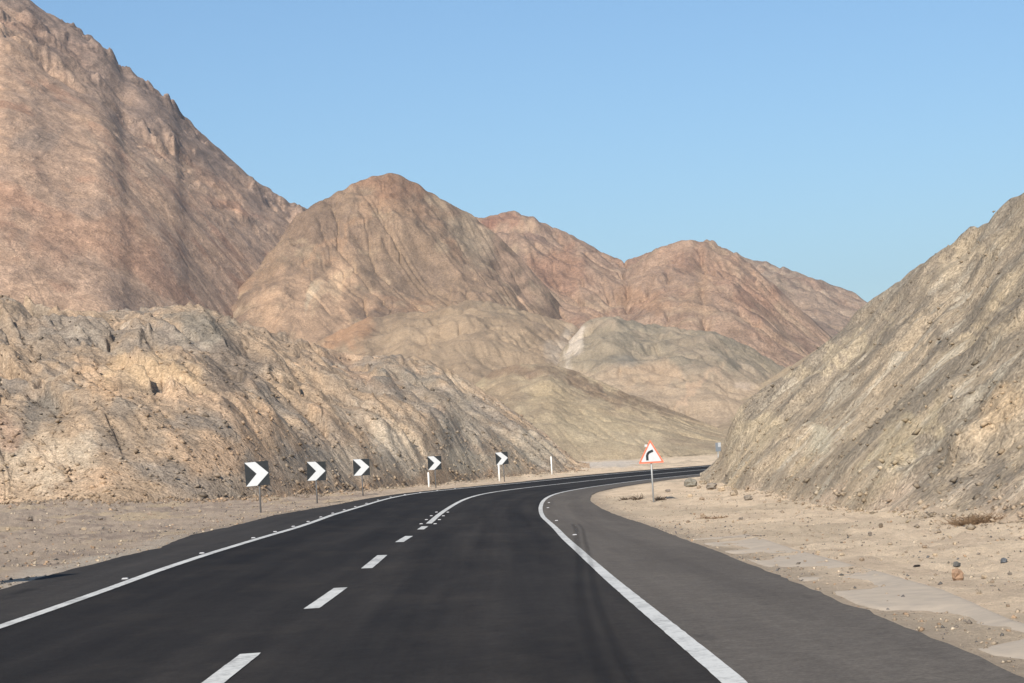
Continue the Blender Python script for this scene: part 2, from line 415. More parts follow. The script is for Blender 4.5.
# ------------------------------------------------------------------ hills
def erode(X, Y, Z, its, k, m=.45, base=None):
    nr, nc = Z.shape; N = nr*nc; idx = np.arange(N).reshape(nr, nc)
    dxa = np.abs(np.gradient(X, axis=1))+1e-6; dya = np.abs(np.gradient(Y, axis=0))+1e-6; area = (dxa*dya).ravel()
    acc = None
    for it in range(its):
        best = np.zeros((nr, nc)); rec = idx.copy(); dist = np.ones((nr, nc))
        for di in (-1, 0, 1):
            for dj in (-1, 0, 1):
                if di == 0 and dj == 0: continue
                a = slice(max(0, -di), nr-max(0, di)); b = slice(max(0, -dj), nc-max(0, dj))
                a2 = slice(max(0, di), nr-max(0, -di)); b2 = slice(max(0, dj), nc-max(0, -dj))
                d = np.sqrt((X[a, b]-X[a2, b2])**2+(Y[a, b]-Y[a2, b2])**2)
                s = (Z[a, b]-Z[a2, b2])/d; mk = s > best[a, b]
                best[a, b] = np.where(mk, s, best[a, b]); rec[a, b] = np.where(mk, idx[a2, b2], rec[a, b]); dist[a, b] = np.where(mk, d, dist[a, b])
        rec[0] = idx[0]; rec[-1] = idx[-1]
        order = np.argsort(Z.ravel()); r = rec.ravel().tolist(); A = area.tolist()
        ol = order.tolist()
        for i in reversed(ol):
            j = r[i]
            if j != i: A[j] += A[i]
        acc = np.array(A); f = (k*acc**m/dist.ravel()).tolist(); z = Z.ravel().tolist()
        for i in ol:
            j = r[i]
            if j != i and z[j] < z[i]: z[i] = (z[i]+f[i]*z[j])/(1+f[i])
        Z = np.array(z).reshape(nr, nc)
    return Z, acc.reshape(nr, nc)
def resize(a, nr, nc):
    r = np.linspace(0, a.shape[0]-1, nr); c = np.linspace(0, a.shape[1]-1, nc)
    r0 = np.minimum(r.astype(int), a.shape[0]-2); c0 = np.minimum(c.astype(int), a.shape[1]-2); fr = (r-r0)[:, None]; fc = (c-c0)[None]
    return (a[r0][:, c0]*(1-fr)+a[r0+1][:, c0]*fr)*(1-fc)+(a[r0][:, c0+1]*(1-fr)+a[r0+1][:, c0+1]*fr)*fc

def hill(name, crest, Dc, Df, nf, nb_, nc, back, prof, zfoot, mat, colour, relief=.12, rscale=.35, its=8, k=.02, smooth_cols=5, detail=None, near=False, ext=(0, 0), seed=0, m=.45, dblur=.12, tint=(1, 1, 1), dfn=0):
    """crest: where the ridge line stands in the photograph, Dc / Df: distance of ridge and foot by column; the ridge gets real height from its distance"""
    ca = np.array([ray(*p) for p in crest]); o_ = np.argsort(ca[:, 0]); ca = ca[o_]
    colx = lambda px: px                       # distances are tabled by pixel column at mid height
    a = np.linspace(ca[0, 0]-ext[0], ca[-1, 0]+ext[1], nc)
    ce = np.interp(a, ca[:, 0], ca[:, 1]); ce = gauss1(ce, 2.0)
    pxs = 512+a*F
    dc = np.interp(pxs, *zip(*Dc)); df = np.interp(pxs, *zip(*Df)); dc = gauss1(dc, nc/30); df = gauss1(df, nc/30)+dfn*fbm(a*18, a*0+seed, a*0, 2)
    vf = np.linspace(0, 1, nf); vb = 1+np.linspace(0, 1, nb_+1)[1:]
    D = np.concatenate([df+(dc-df)*vf[:, None], dc+(dc-df)*back*(vb[:, None]-1)+0*df], 0)
    A = np.broadcast_to(a, D.shape); X = A*D; Y = D
    zf0 = ground(a*df, df, noise=False)-.25 if zfoot is None else np.full(nc, zfoot)
    zf = np.broadcast_to(zf0, D.shape).copy()
    Hc = ce*dc+HC-zf0
    v = np.concatenate([vf, vb])[:, None]
    P = np.where(v <= 1, prof(np.minimum(v, 1)), 1-sst(1.0, 2.0, v))
    # columns past the ends of the ridge sink to the ground
    fade = np.ones(nc)
    if ext[0]: fade *= sst(0, 1, (a-a[0])/ext[0])
    if ext[1]: fade *= sst(0, 1, (a[-1]-a)/ext[1])
    H = np.maximum(Hc, .2)*fade
    L = H.max()
    rs = rscale*L
    nz = fbm(X/rs+seed, Y/rs, 0*X+seed*1.7, 5)
    rdg = ridged(X/(rs*1.3)+seed*3, Y/(rs*1.3), 0*X, 4)
    Z = zf+H*P*(1+relief*nz*(1 if not near else .6))+relief*.6*L*(rdg-.2)*np.clip(P*(1.15-P)*3, 0, 1)*np.minimum(fade, 1)*np.minimum(H/L*1.5, 1)
    er, ec = max(40, int(D.shape[0]*.6)), int(nc*.6)
    if its:
        Zs, acc = erode(resize(X, er, ec), resize(Y, er, ec), resize(Z, er, ec), its, k, m)
        Z2 = resize(Zs, *D.shape); acc = resize(np.log(acc+1), *D.shape)
        Z = Z2
    else: acc = np.zeros(D.shape)
    def fit(Z, sm):
        e = (Z-HC)/Y; i = e.argmax(0); j = np.arange(nc)
        need = ce*Y[i, j]+HC-zf[i, j]; f = np.clip(need/np.maximum(Z[i, j]-zf[i, j], .05), .3, 4)*1.0
        f = np.where(Hc > .3, f, 1); f = gauss1(f, sm)
        return zf+(Z-zf)*f
    Z = fit(fit(fit(Z, 14), 12), 10)
    if detail is not None:
        dz = detail(X, Y, Z-zf, np.minimum(v*6, 1)*np.minimum(fade, 1)*np.ones(D.shape))
        lat = float(np.median(np.abs(np.diff(X[nf//2])))); sg = max(.6, dblur/lat)
        r_ = int(3*sg)+1; kk = np.exp(-.5*(np.arange(-r_, r_+1)/sg)**2); kk /= kk.sum()
        dp = np.pad(dz, ((0, 0), (r_, r_)), 'edge'); dz = sum(kk[q]*dp[:, q:q+dz.shape[1]] for q in range(2*r_+1))
        dp = np.pad(dz, ((1, 1), (0, 0)), 'edge'); dz = .25*dp[:-2]+.5*dp[1:-1]+.25*dp[2:]
        Z = Z+dz
        Z = fit(fit(Z, 9), 8)
    px, py = proj(X, Y, Z)
    lo, hi = np.percentile(acc, 20), np.percentile(acc, 98)
    flow = np.clip((acc-lo)/(hi-lo+1e-6), 0, 1)
    slope = np.clip((Z-zf)/np.maximum(H, .2), 0, 1.2)
    c = colour(X, Y, Z, px, py, flow, slope)*np.array(tint)
    ob = mesh_obj(name, np.stack([X, Y, Z], -1).reshape(-1, 3), grid_faces(*D.shape), mat, smooth=True, col=np.clip(c, .01, .9).reshape(-1, 3))
    tag(ob, kind='structure')
    return dict(X=X, Y=Y, Z=Z, zf=zf, nf=nf, ob=ob, c=c)

def patches(c, px, py, sc, lst, seed=0):
    wx = fbm(px/sc, py/sc, px*0+seed, 5); wy = fbm(px/sc, py/sc, px*0+seed+50, 5)
    for (x0, y0, rx_, ry_, ang, colr, st) in lst:
        t = rad(ang); dx, dy = px-x0+wx*rx_*.55, py-y0+wy*ry_*.75
        u = (dx*math.cos(t)+dy*math.sin(t))/rx_; vv = (-dx*math.sin(t)+dy*math.cos(t))/ry_
        c = mixc(c, alb(*colr), sst(1.15, .45, np.sqrt(u*u+vv*vv))*st)
    return c
def base_mix(X, Y, Z, sc, cols, seed=0, dirn=None):
    """cols: base colour then (colour, strength, lo, hi, relative scale)"""
    c = np.ones(X.shape+(3,))*np.array(alb(*cols[0]))
    for i, (cl, st, lo, hi, s) in enumerate(cols[1:]):
        q = (X, Y, Z) if dirn is None else dirn(X, Y, Z)
        n = fbm(q[0]/(sc*s)+i*7+seed, q[1]/(sc*s), q[2]/(sc*s), 6, gain=.6)
        c = mixc(c, alb(*cl), sst(lo, hi, n)*st)
    return c

def crag(a):
    def f(X, Y, h, w_):
        am = np.clip(.45+.9*fbm(X/(a*22), Y/(a*30), h/(a*20)+3, 3), 0, 1.3)*sst(.15, .8, h/max(h.max(), 1))
        return w_*a*(am*(facets(X/(a*4), Y/(a*7)+h/(a*5), 23, 1.1)+.45*facets(X/(a*1.6), Y/(a*3)+h/(a*2), 29, 1.1))+.5*ridged(X/(a*5), Y/(a*9), h/(a*6), 4))
    return f
# far right ridge
def col4(X, Y, Z, px, py, fl, sl):
    c = base_mix(X, Y, Z, 60, [(182,156,132), ((158,134,116), .7, 0, .5, 1), ((196,172,146), .6, .1, .5, .6), ((170,134,112), .4, .1, .6, 1.4)], 3)
    return mixc(c, alb(190,160,132), sst(.5, .9, fl)*.5)
lin_p = lambda v: v**.9
hill('hill', [(560,330),(620,290),(680,250),(715,246),(740,256),(765,262),(790,270),(812,277),(830,284),(850,291),(868,301),(900,325),(960,380),(1030,420)], [(500,1500),(1030,1400)], [(500,900),(1030,900)],
     150, 20, 330, .7, lin_p, -2, rock_mat('far ridge rock', 14, stretch=(1, 2.2, 1), bumpd=.40, var=.3), col4, .08, .45, 10, .03, 4, crag(4), dblur=.8, seed=1, tint=(.64, .64, .65))
# the red mountain
def col3(X, Y, Z, px, py, fl, sl):
    c = base_mix(X, Y, Z, 50, [(184,152,128), ((168,134,114), .6, -.05, .4, 1), ((196,166,138), .7, .1, .5, .7), ((158,132,116), .5, .1, .5, 1.6)], 8)
    c = mixc(c, alb(198,162,130), sst(.45, .9, fl)*.55)
    return patches(c, px, py, 24, [(482,232,7,16,-70,(205,178,148),.8),(500,255,10,22,-60,(198,172,142),.6),(490,222,10,7,0,(168,122,102),.7),(505,218,16,8,10,(172,128,106),.6),
        (560,270,40,25,20,(160,118,96),.5),(700,262,50,18,20,(176,138,114),.5),(640,300,40,12,25,(192,150,118),.5),(760,300,30,18,35,(178,136,112),.5),(700,300,22,30,20,(190,156,126),.5),(610,325,25,10,15,(200,162,132),.6),(780,335,40,10,30,(180,150,125),.6)], 2)
hill('hill', [(400,300),(440,250),(470,216),(485,218),(500,213),(515,211),(528,216),(540,221),(560,230),(580,239),(600,251),(612,257),(625,261),(640,256),(660,247),(680,241),(692,239),(699,242),(706,240),(716,243),(740,256),(765,276),(790,300),(815,322),(840,345),(880,390)],
     [(380,1150),(880,1050)], [(380,620),(880,620)], 210, 20, 480, .6, lambda v: v**.85, -1, rock_mat('red rock', 9, stretch=(1, 2.2, 1), bumpd=.40, var=.32), col3, .11, .5, 14, .042, 4, crag(3.2), dblur=.6, seed=2, tint=(.66, .675, .675))
# the brown cone
def col2(X, Y, Z, px, py, fl, sl):
    c = base_mix(X, Y, Z, 40, [(146,121,102), ((128,106,92), .7, -.1, .4, 1), ((162,128,104), .7, .05, .5, 1.3), ((172,148,124), .5, .2, .6, .5)], 5)
    c = mixc(c, alb(168,140,114), sst(.55, .95, fl)*.5)
    return patches(c, px, py, 30, [(300,310,70,45,-25,(184,150,124),.9),(330,290,40,8,-48,(190,160,132),.6),(340,235,60,6,-45,(172,136,110),.5),(312,295,22,4,-50,(196,172,146),.7),(390,185,45,12,0,(152,116,94),.7),(355,220,45,9,-45,(160,130,108),.5),(465,245,14,30,-35,(160,140,120),.6),(400,270,50,30,10,(136,114,97),.5),(440,300,40,10,25,(150,125,104),.4),(512,262,16,60,-38,(178,146,124),.75),(480,240,10,30,-30,(176,152,130),.6),(470,275,30,14,35,(158,130,110),.4)], 6)
hill('hill', [(150,352),(190,332),(228,300),(258,268),(282,236),(296,216),(310,206),(325,199),(340,191),(352,184),(365,179),(378,175),(390,173),(400,175),(412,181),(425,189),(440,198),(455,206),(470,214),(490,229),(513,250),(537,276),(560,304),(585,334)],
     [(150,680),(300,780),(600,880)], [(150,500),(300,580),(600,660)], 240, 20, 460, .6, lambda v: v**.95, -1, rock_mat('brown scree', 5, stretch=(1, 2.2, 1), bumpd=.40, var=.28), col2, .15, .75, 10, .022, 4, crag(1.6), dblur=.5, seed=5, tint=(.87, .90, .87))
# the big left mountain
def craggy(X, Y, h, w_):
    q = sst(.55, .85, h/np.maximum(h.max(0), 1)[None, :]+.15*fbm(X/50, Y/50, h/50+4, 3))
    am = np.clip(.65+1.3*fbm(X/38, Y/50, h/40+11, 3), .05, 1.6)
    am = am*(1-.3*sst(.93, .995, h/np.maximum(h.max(0), 1)[None, :]))
    f = am*(facets(X/17, Y/26+h/17, 13, 1.0)*8.0+facets(X/8, Y/14+h/9, 3, 1.2)*4.2)+facets(X/3.6, Y/7+h/4, 9, 1.2)*2.0*am
    return w_*(f*q*sst(-.25, .5, fbm(X/60, Y/60, h/60, 3)+.2)+.6*fbm(X/7, Y/7, h/7, 4))
def col1(X, Y, Z, px, py, fl, sl):
    c = base_mix(X, Y, Z, 45, [(172,142,120), ((150,126,110), .7, -.05, .4, 1.2), ((186,152,126), .7, .05, .5, .6), ((160,120,98), .5, .15, .6, .8)], 1)
    c = mixc(c, alb(186,156,132), sst(.5, .95, fl)*.5)
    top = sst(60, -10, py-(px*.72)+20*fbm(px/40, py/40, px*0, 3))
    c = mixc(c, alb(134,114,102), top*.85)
    return patches(c, px, py, 40, [(35,140,25,12,-20,(150,130,115),.6),(200,190,60,30,25,(180,145,120),.5),(90,240,90,30,10,(170,132,108),.6),(230,205,40,6,15,(160,118,95),.5),(290,240,20,25,30,(178,145,120),.6),(150,160,80,10,35,(186,156,132),.5)], 9)
hill('hill', [(-330,150),(-240,90),(-160,35),(-100,0),(-50,-16),(0,-16),(28,-2),(40,8),(62,20),(80,29),(100,42),(112,52),(122,66),(140,76),(160,91),(172,98),(182,114),(200,131),(215,145),(232,160),(250,176),(262,185),(275,192),(290,203),(306,207),(320,222),(350,262),(380,310),(400,330)],
     [(-330,930),(150,950),(400,1050)], [(-330,400),(120,440),(400,720)], 300, 24, 560, .5, lambda v: v**.95, -1, rock_mat('left mountain rock', 6, stretch=(1, 2.0, 1), bumpd=.5, var=.40), col1, .06, .6, 3, .010, 3, craggy, dblur=.24, ext=(.02, 0), seed=7, tint=(1.03, 1.05, 1.03))
# pale middle hill
def col5(X, Y, Z, px, py, fl, sl):
    c = base_mix(X, Y, Z, 25, [(176,158,132), ((160,143,120), .7, -.05, .4, 1), ((188,168,140), .6, .1, .5, .6)], 4)
    c = mixc(c, alb(190,172,146), sst(.5, .95, fl)*.5)
    return patches(c, px, py, 25, [(340,330,40,25,-20,(182,150,120),.9),(385,320,30,8,-35,(150,134,114),.6),(500,310,35,8,15,(150,138,118),.6),(470,330,20,18,0,(168,150,126),.5),(430,345,30,10,-30,(190,168,138),.6),(560,345,12,25,35,(196,184,164),.8),(545,330,30,5,35,(158,142,122),.6)], 3)
hill('hill', [(270,370),(300,352),(330,335),(350,326),(365,318),(385,316),(400,312),(425,312),(440,309),(455,304),(470,300),(485,301),(500,304),(520,310),(540,315),(560,320),(575,325),(590,340),(620,370),(640,390)],
     [(260,560),(640,580)], [(260,340),(640,390)], 170, 16, 380, .6, lambda v: v**.8, -.6, rock_mat('pale tan rock', 4, stretch=(1, 2.2, 1), bumpd=.40, var=.2, fine=.7), col5, .09, .6, 12, .03, 4, crag(.9), dblur=.4, seed=9, tint=(.76, .70, .68))
# grey green hill
def col6(X, Y, Z, px, py, fl, sl):
    c = base_mix(X, Y, Z, 22, [(150,140,119), ((134,127,110), .7, -.05, .4, 1), ((166,152,130), .6, .1, .5, .6)], 14)
    c = mixc(c, alb(176,160,136), sst(.55, .95, fl)*.4)
    c = mixc(c, alb(178,160,134), sst(362, 385, py+14*fbm(px/25, py/25, px*0, 4)-(px-640)*.06)*.85)
    return patches(c, px, py, 22, [(655,374,45,12,8,(188,164,134),.5),(640,325,40,8,10,(138,131,113),.7),(625,362,18,8,0,(140,136,122),.5),(700,345,50,9,12,(146,135,115),.6),(572,348,9,26,25,(198,188,170),.8),(700,385,40,6,-38,(200,174,144),.6),(720,372,30,12,20,(160,146,124),.5),(745,385,14,5,10,(196,180,158),.6)], 12)
hill('hill', [(545,375),(560,352),(572,338),(580,327),(590,320),(600,317),(612,316),(625,319),(640,323),(665,326),(690,330),(712,331),(722,335),(735,340),(750,347),(765,356),(785,368),(805,380),(840,395),(900,420)],
     [(540,540),(900,520)], [(540,330),(900,330)], 170, 16, 360, .6, lambda v: v**.8, -.5, rock_mat('grey green rock', 4, stretch=(1, 2.2, 1), bumpd=.40, var=.2, fine=.7), col6, .13, .55, 12, .035, 4, crag(.9), dblur=.4, seed=12, tint=(.95, .885, .88))
# tan spur beyond the bend, right
def col7(X, Y, Z, px, py, fl, sl):
    c = base_mix(X, Y, Z, 14, [(172,152,124), ((156,136,112), .7, -.05, .4, 1), ((186,164,132), .6, .1, .5, .6)], 24)
    c = mixc(c, alb(184,164,134), sst(.55, .95, fl)*.4)
    return patches(c, px, py, 25, [(515,371,40,9,0,(138,116,96),.9),(590,383,75,9,22,(140,119,98),.9),(660,407,55,7,18,(144,124,102),.8),(500,395,25,20,30,(160,138,112),.6),(600,430,50,20,10,(182,162,130),.5),(560,400,40,14,20,(178,156,124),.6),(640,440,60,8,8,(188,168,138),.6)], 22)
hill('hill', [(640,440),(670,428),(700,416),(725,402),(745,393),(770,378),(800,360),(830,340),(880,310),(960,280)], [(600,420),(960,400)], [(600,300),(960,290)],
     110, 14, 260, .6, lambda v: v**.8, -.3, rock_mat('tan spur rock', 3, stretch=(1, 2.2, 1), bumpd=.40, var=.2, fine=.7), col7, .08, .6, 8, .03, 4, seed=15, tint=(.88, .88, .90))
# tan hill beyond the bend
hill('hill', [(400,440),(440,410),(470,388),(482,378),(495,370),(508,366),(520,364),(535,364),(550,364),(565,368),(580,373),(600,381),(620,390),(640,398),(660,405),(680,413),(700,421),(730,432),(760,440),(800,446)],
     [(380,360),(800,350)], [(380,255),(800,275)], 160, 16, 420, .6, lambda v: v**.75, -.3, rock_mat('tan hill rock', 2.5, stretch=(1, 2.2, 1), bumpd=.40, var=.24, fine=.8), col7, .10, .6, 10, .028, 4, seed=18, tint=(.88, .89, .90))

# left roadside hill, rocky cut at its foot
def rocky8(X, Y, h, w_):
    u = (X*.80+Y*.60); t = (X*.6-Y*.80)+1.2*h
    f = facets(u/3.4, t/6.5, 5, 1.2)*.9+facets(u/1.3, t/2.6, 7, 1.2)*.42+facets(u/.55, t/1.0, 11, 1.2)*.16
    m_ = sst(-.55, .35, fbm(X/9, Y/9, h/5, 4))
    return w_*(f*(.35+.65*m_)+.5*fbm(u/3, t/7, h/3, 5)+.6*(ridged(u/7, t/26, h*0, 4)-.3))
def dir8(X, Y, Z): return ((X*.81-Z*.59)*.36, Y*.8, X*.59+Z*.81)
def col8(X, Y, Z, px, py, fl, sl):
    c = base_mix(X, Y, Z, 7, [(172,146,116), ((140,127,110), .8, 0, .4, 1), ((198,164,128), .75, .12, .5, .8), ((140,124,104), .6, .1, .5, .4), ((192,174,148), .35, .25, .6, .35)], 31, dir8)
    c = mixc(c, alb(186,162,130), sst(.6, .98, fl)*.35)
    return patches(c, px, py, 30, [(235,365,45,38,20,(122,108,92),.75),(205,325,35,20,0,(130,120,102),.6),(40,330,60,28,15,(136,122,104),.6),(40,415,40,20,-20,(120,112,98),.6),(110,425,20,45,-45,(126,114,98),.6),
        (150,370,55,22,10,(196,164,124),.75),(100,380,30,16,30,(192,156,118),.6),(215,455,60,22,0,(192,158,122),.65),(60,455,45,25,0,(196,176,146),.55),(10,430,18,22,0,(186,150,120),.5),(300,465,45,22,0,(140,130,114),.55),(330,440,40,20,10,(150,130,108),.5),
        (410,375,35,14,20,(124,118,104),.65),(460,430,50,35,40,(160,146,124),.6),(350,365,60,8,25,(160,132,106),.5),(270,335,70,10,28,(158,134,108),.5),(530,450,40,18,30,(164,150,126),.6),(400,450,30,30,20,(184,168,142),.6),(350,465,40,22,10,(188,168,140),.6),(480,462,60,12,10,(186,170,142),.5),(440,400,40,14,35,(150,134,112),.5),(30,470,40,18,0,(198,172,138),.5)], 33)
H8 = hill('hill', [(-190,300),(-120,293),(-60,290),(-20,292),(0,296),(20,299),(40,304),(60,309),(85,311),(105,311),(130,309),(150,308),(165,306),(176,304),(188,305),(200,305),(215,311),(232,318),(255,326),(280,333),(305,341),(330,349),(350,354),(370,356),(385,354),(400,356),(415,360),(430,362),(445,368),(460,376),(480,388),(500,401),(520,415),(540,430),(555,442),(570,455),(580,463),(590,471)],
     [(-190,138),(0,140),(300,165),(430,183),(540,190),(600,178)], [(-190,86),(0,90),(120,88),(240,94),(321,105),(411,123),(491,143),(560,161),(600,170)], 340, 24, 760, .8, lambda v: .16*(1-(1-np.minimum(v*5, 1))**2)+.84*v**.85, None, rock_mat('left hill rock', 1.2, (0, rad(36), 0), (1.35, 1, 1), .29, .75, 1.2, .10), col8, .17, .55, 3, .012, 3, rocky8, near=True, seed=21, dblur=.045, tint=(1.06, 1.09, 1.19), dfn=.8)
# right roadside hill
def rocky9(X, Y, h, w_):
    u = Y+.3*X; t = X*1.25
    f = facets(u/3.0, t/7, 15, 1.2)*.55+facets(u/1.2, t/2.4, 17, 1.2)*.30+facets(u/.5, t/.9, 19, 1.2)*.13
    m_ = sst(-.5, .4, fbm(X/8, Y/8, h/5+9, 4))
    return w_*(f*(.3+.7*m_)+.35*fbm(u/2.4, t/8, h*0, 5)+.5*(ridged(u/9, t/40, h*0, 4)-.3))
def dir9(X, Y, Z): return ((X*.80+Z*.60-.1*Y)*.42, (Y+.1*X)*.8, -X*.60+Z*.80)
def col9(X, Y, Z, px, py, fl, sl):
    c = base_mix(X, Y, Z, 6, [(190,170,140), ((146,134,114), .85, 0, .35, 1), ((206,184,148), .75, .1, .5, .8), ((150,138,118), .6, .12, .5, .35), ((216,202,174), .6, .22, .55, .3)], 41, dir9)
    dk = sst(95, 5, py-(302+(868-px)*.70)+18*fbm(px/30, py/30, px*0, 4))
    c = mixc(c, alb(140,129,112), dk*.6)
    c = patches(c, px, py, 26, [(960,260,45,14,-42,(196,176,144),.7),(845,350,80,7,-38,(194,176,144),.6),(960,330,90,9,-36,(140,128,110),.55),(840,400,60,10,-38,(150,136,114),.5),(900,440,70,20,-38,(204,184,146),.6),(820,440,14,16,0,(206,194,164),.7),(735,440,12,40,10,(196,178,146),.6),
        (980,480,60,22,-20,(140,130,114),.7),(1000,410,40,18,-38,(204,176,138),.6),(870,490,40,16,-25,(196,174,140),.6),(780,480,50,14,-5,(168,152,128),.6),(760,430,25,20,-30,(204,184,148),.6)], 43)
    c = mixc(c, alb(208,184,154), sst(.10, -.02, sl+.08*fbm(X/3, Y/3, Z/3, 4))*.9)
    return c
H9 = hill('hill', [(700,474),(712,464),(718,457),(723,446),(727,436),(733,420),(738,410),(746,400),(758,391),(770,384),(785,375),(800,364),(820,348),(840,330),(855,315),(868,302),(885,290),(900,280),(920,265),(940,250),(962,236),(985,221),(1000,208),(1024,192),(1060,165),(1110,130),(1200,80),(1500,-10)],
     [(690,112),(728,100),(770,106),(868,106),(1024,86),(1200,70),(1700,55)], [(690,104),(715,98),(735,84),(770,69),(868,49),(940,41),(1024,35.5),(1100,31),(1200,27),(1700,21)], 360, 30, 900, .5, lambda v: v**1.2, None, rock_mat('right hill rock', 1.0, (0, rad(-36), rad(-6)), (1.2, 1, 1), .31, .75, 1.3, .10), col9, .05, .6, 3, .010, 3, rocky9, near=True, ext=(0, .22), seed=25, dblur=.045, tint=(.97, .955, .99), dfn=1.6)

# ------------------------------------------------------------------ loose stones
def rock_mesh(bm_pts, n_lon=7, n_lat=4, rough=.28, rng=None):
    vs = [(0, 0, -1)]
    for i in range(1, n_lat):
        p = -math.pi/2+math.pi*i/n_lat
        for j in range(n_lon):
            q = 2*math.pi*(j+.5*(i % 2))/n_lon; vs.append((math.cos(p)*math.cos(q), math.cos(p)*math.sin(q), math.sin(p)))
    vs.append((0, 0, 1)); fs = []
    for j in range(n_lon): fs.append((0, 1+(j+1) % n_lon, 1+j))
    for i in range(n_lat-2):
        for j in range(n_lon):
            a = 1+i*n_lon+j; b = 1+i*n_lon+(j+1) % n_lon; fs.append((a, b, b+n_lon, a+n_lon))
    l = 1+(n_lat-2)*n_lon; t_ = len(vs)-1
    for j in range(n_lon): fs.append((l+j, l+(j+1) % n_lon, t_))
    V = np.array(vs); V *= (1+rough*rng.normal(size=(len(V), 1)))
    V = np.sign(V)*np.abs(V)**.8
    return V, fs
def rubble(name, pts, sizes, cols, mat, seed):
    """many small broken stones: countless, so one object"""
    rng = np.random.default_rng(seed); n = len(pts)
    octv = np.array([(1,0,0),(-1,0,0),(0,1,0),(0,-1,0),(0,0,1),(0,0,-1)], float)
    octf = np.array([(0,2,4),(2,1,4),(1,3,4),(3,0,4),(2,0,5),(1,2,5),(3,1,5),(0,3,5)])
    V = octv[None]*(.55+.7*rng.random((n, 6, 1)))
    an = rng.random(n)*6.28; ca, sa = np.cos(an)[:, None], np.sin(an)[:, None]
    x = V[..., 0]*ca-V[..., 1]*sa; y = V[..., 0]*sa+V[..., 1]*ca; tl = rng.normal(size=(n, 1))*.6
    z = V[..., 2]*.7+tl*x*.5
    V = np.stack([x, y, z], -1)*np.asarray(sizes)[:, None, None]+np.asarray(pts)[:, None, :]
    Fc = (octf[None]+6*np.arange(n)[:, None, None]).reshape(-1, 3)
    o = mesh_obj(name, V.reshape(-1, 3), Fc, mat, col=np.repeat(np.asarray(cols), 6, 0)); tag(o, kind='stuff'); return o
def stonemat():
    a = NT('loose stone'); co = a.n('ShaderNodeTexCoord').outputs['Object']; at_ = a.n('ShaderNodeAttribute', attribute_name='Col')
    n = a.noise(co, 12, 6, .7); c = a.mix(1.0, at_.outputs['Color'], a.maprange(n, .25, .75, .7, 1.3), 'MULTIPLY')
    a.l(c, a.b.inputs['Base Color']); a.l(a.bump(n, .03), a.b.inputs['Normal']); return a.m
M['stone'] = stonemat()
STC = np.array([alb(160,143,122), alb(118,108,97), alb(178,161,138), alb(140,124,105), alb(158,132,106), alb(100,95,90)])
def scatter_hill(h, n, smin, smax, seed, vpow, name, label):
    rng = np.random.default_rng(seed); r = (rng.random(n)**(vpow*2.2)*(h['nf']-2)).astype(int); c = rng.integers(1, h['X'].shape[1]-1, n)
    P = np.stack([h['X'][r, c], h['Y'][r, c], h['Z'][r, c]], 1)+rng.normal(size=(n, 3))*.05
    sz = smin*(smax/smin)**(rng.random(n)**2.5)
    k = n//4                                   # a third of them have rolled out onto the flat at the foot
    back = rng.exponential(1.9, k)*(1+1.2*np.maximum(fbm(c[:k]*.05, c[:k]*0, c[:k]*0+seed, 3), -.6))
    fx, fy = h['X'][0, c[:k]], h['Y'][0, c[:k]]; q = 1-(back-.5)/np.hypot(fx, fy)
    P[:k, 0] = fx*q; P[:k, 1] = fy*q; P[:k, 2] = ground(P[:k, 0], P[:k, 1])+.2*sz[:k]; sz[:k] *= .6; r[:k] = rng.integers(15, 70, k)
    d_r = road_so(P[:, 0], P[:, 1])[1]; P[(np.abs(d_r) < 6.6), 2] -= 3
    o = rubble(name, P, sz, (.9*h['c'][r, c]+.1*STC[rng.integers(0, 6, n)])*(.45+.4*rng.random((n, 1))), M['stone'], seed)
    tag(o, label, 'rubble'); return o
scatter_hill(H9, 16000, .03, .16, 3, 1.5, 'rubble', 'broken stones strewn over the right roadside slope')
scatter_hill(H8, 14000, .04, .24, 4, 1.3, 'rubble', 'broken stones strewn over the left roadside slope')
def gravel(n, soff, ssrc, smin, smax, seed, label):
    rng = np.random.default_rng(seed); s = ssrc[0]+(ssrc[1]-ssrc[0])*rng.random(n)**1.3
    off = np.where(soff > 0, W+np.interp(s, ST, rer), W+np.interp(s, ST, rel))+.05+abs(soff)*rng.random(n)**1.1
    keep = fbm(s*.25, off*.5, s*0+seed, 3)+.35*rng.normal(size=n) > -.1
    s, off = s[keep], off[keep]; n = len(s)
    x, y, _ = road_pt(s, off*np.sign(soff)); z = ground(x, y)
    sz = smin*(smax/smin)**(rng.random(n)**3)
    o = rubble('gravel', np.stack([x, y, z+sz*.2], 1), sz, STC[rng.integers(0, 6, n)]*(.75+.5*rng.random((n, 1))), M['stone'], seed)
    tag(o, label, 'gravel')
gravel(30000, 12, (9, 90), .007, .04, 5, 'small stones and grit scattered over the right sandy verge')
gravel(22000, -16, (20, 90), .010, .06, 6, 'small stones and grit scattered over the left gravel verge')

def rock(px, py, r, colr, label, sq=(1, 1, .75), group=None, seed=0, sink=.25, name='rock'):
    rng = np.random.default_rng(seed); V, fs = rock_mesh(None, 8, 5, .16, rng)
    r = r*.38; V = V*np.array(sq)*r
    p = at(px, py)
    mm = ROCKM.get(colr)
    if mm is None:
        a = NT('rock'); co = a.n('ShaderNodeTexCoord').outputs['Object']; n = a.noise(co, 9, 7, .7)
        a.l(a.ramp(n, [(.3, tuple(x*.6 for x in alb(*colr))), (.5, alb(*colr)), (.75, tuple(min(1, x*1.25) for x in alb(*colr)))]), a.b.inputs['Base Color'])
        a.l(a.bump(n, .05), a.b.inputs['Normal']); mm = ROCKM[colr] = a.m
    o = mesh_obj(name, V, fs, mm); o.location = (p.x, p.y, p.z+r*sq[2]*(1-sink)); o.rotation_euler = (0, 0, rng.random()*6)
    tag(o, label, 'rock', group); return o
ROCKM = {}
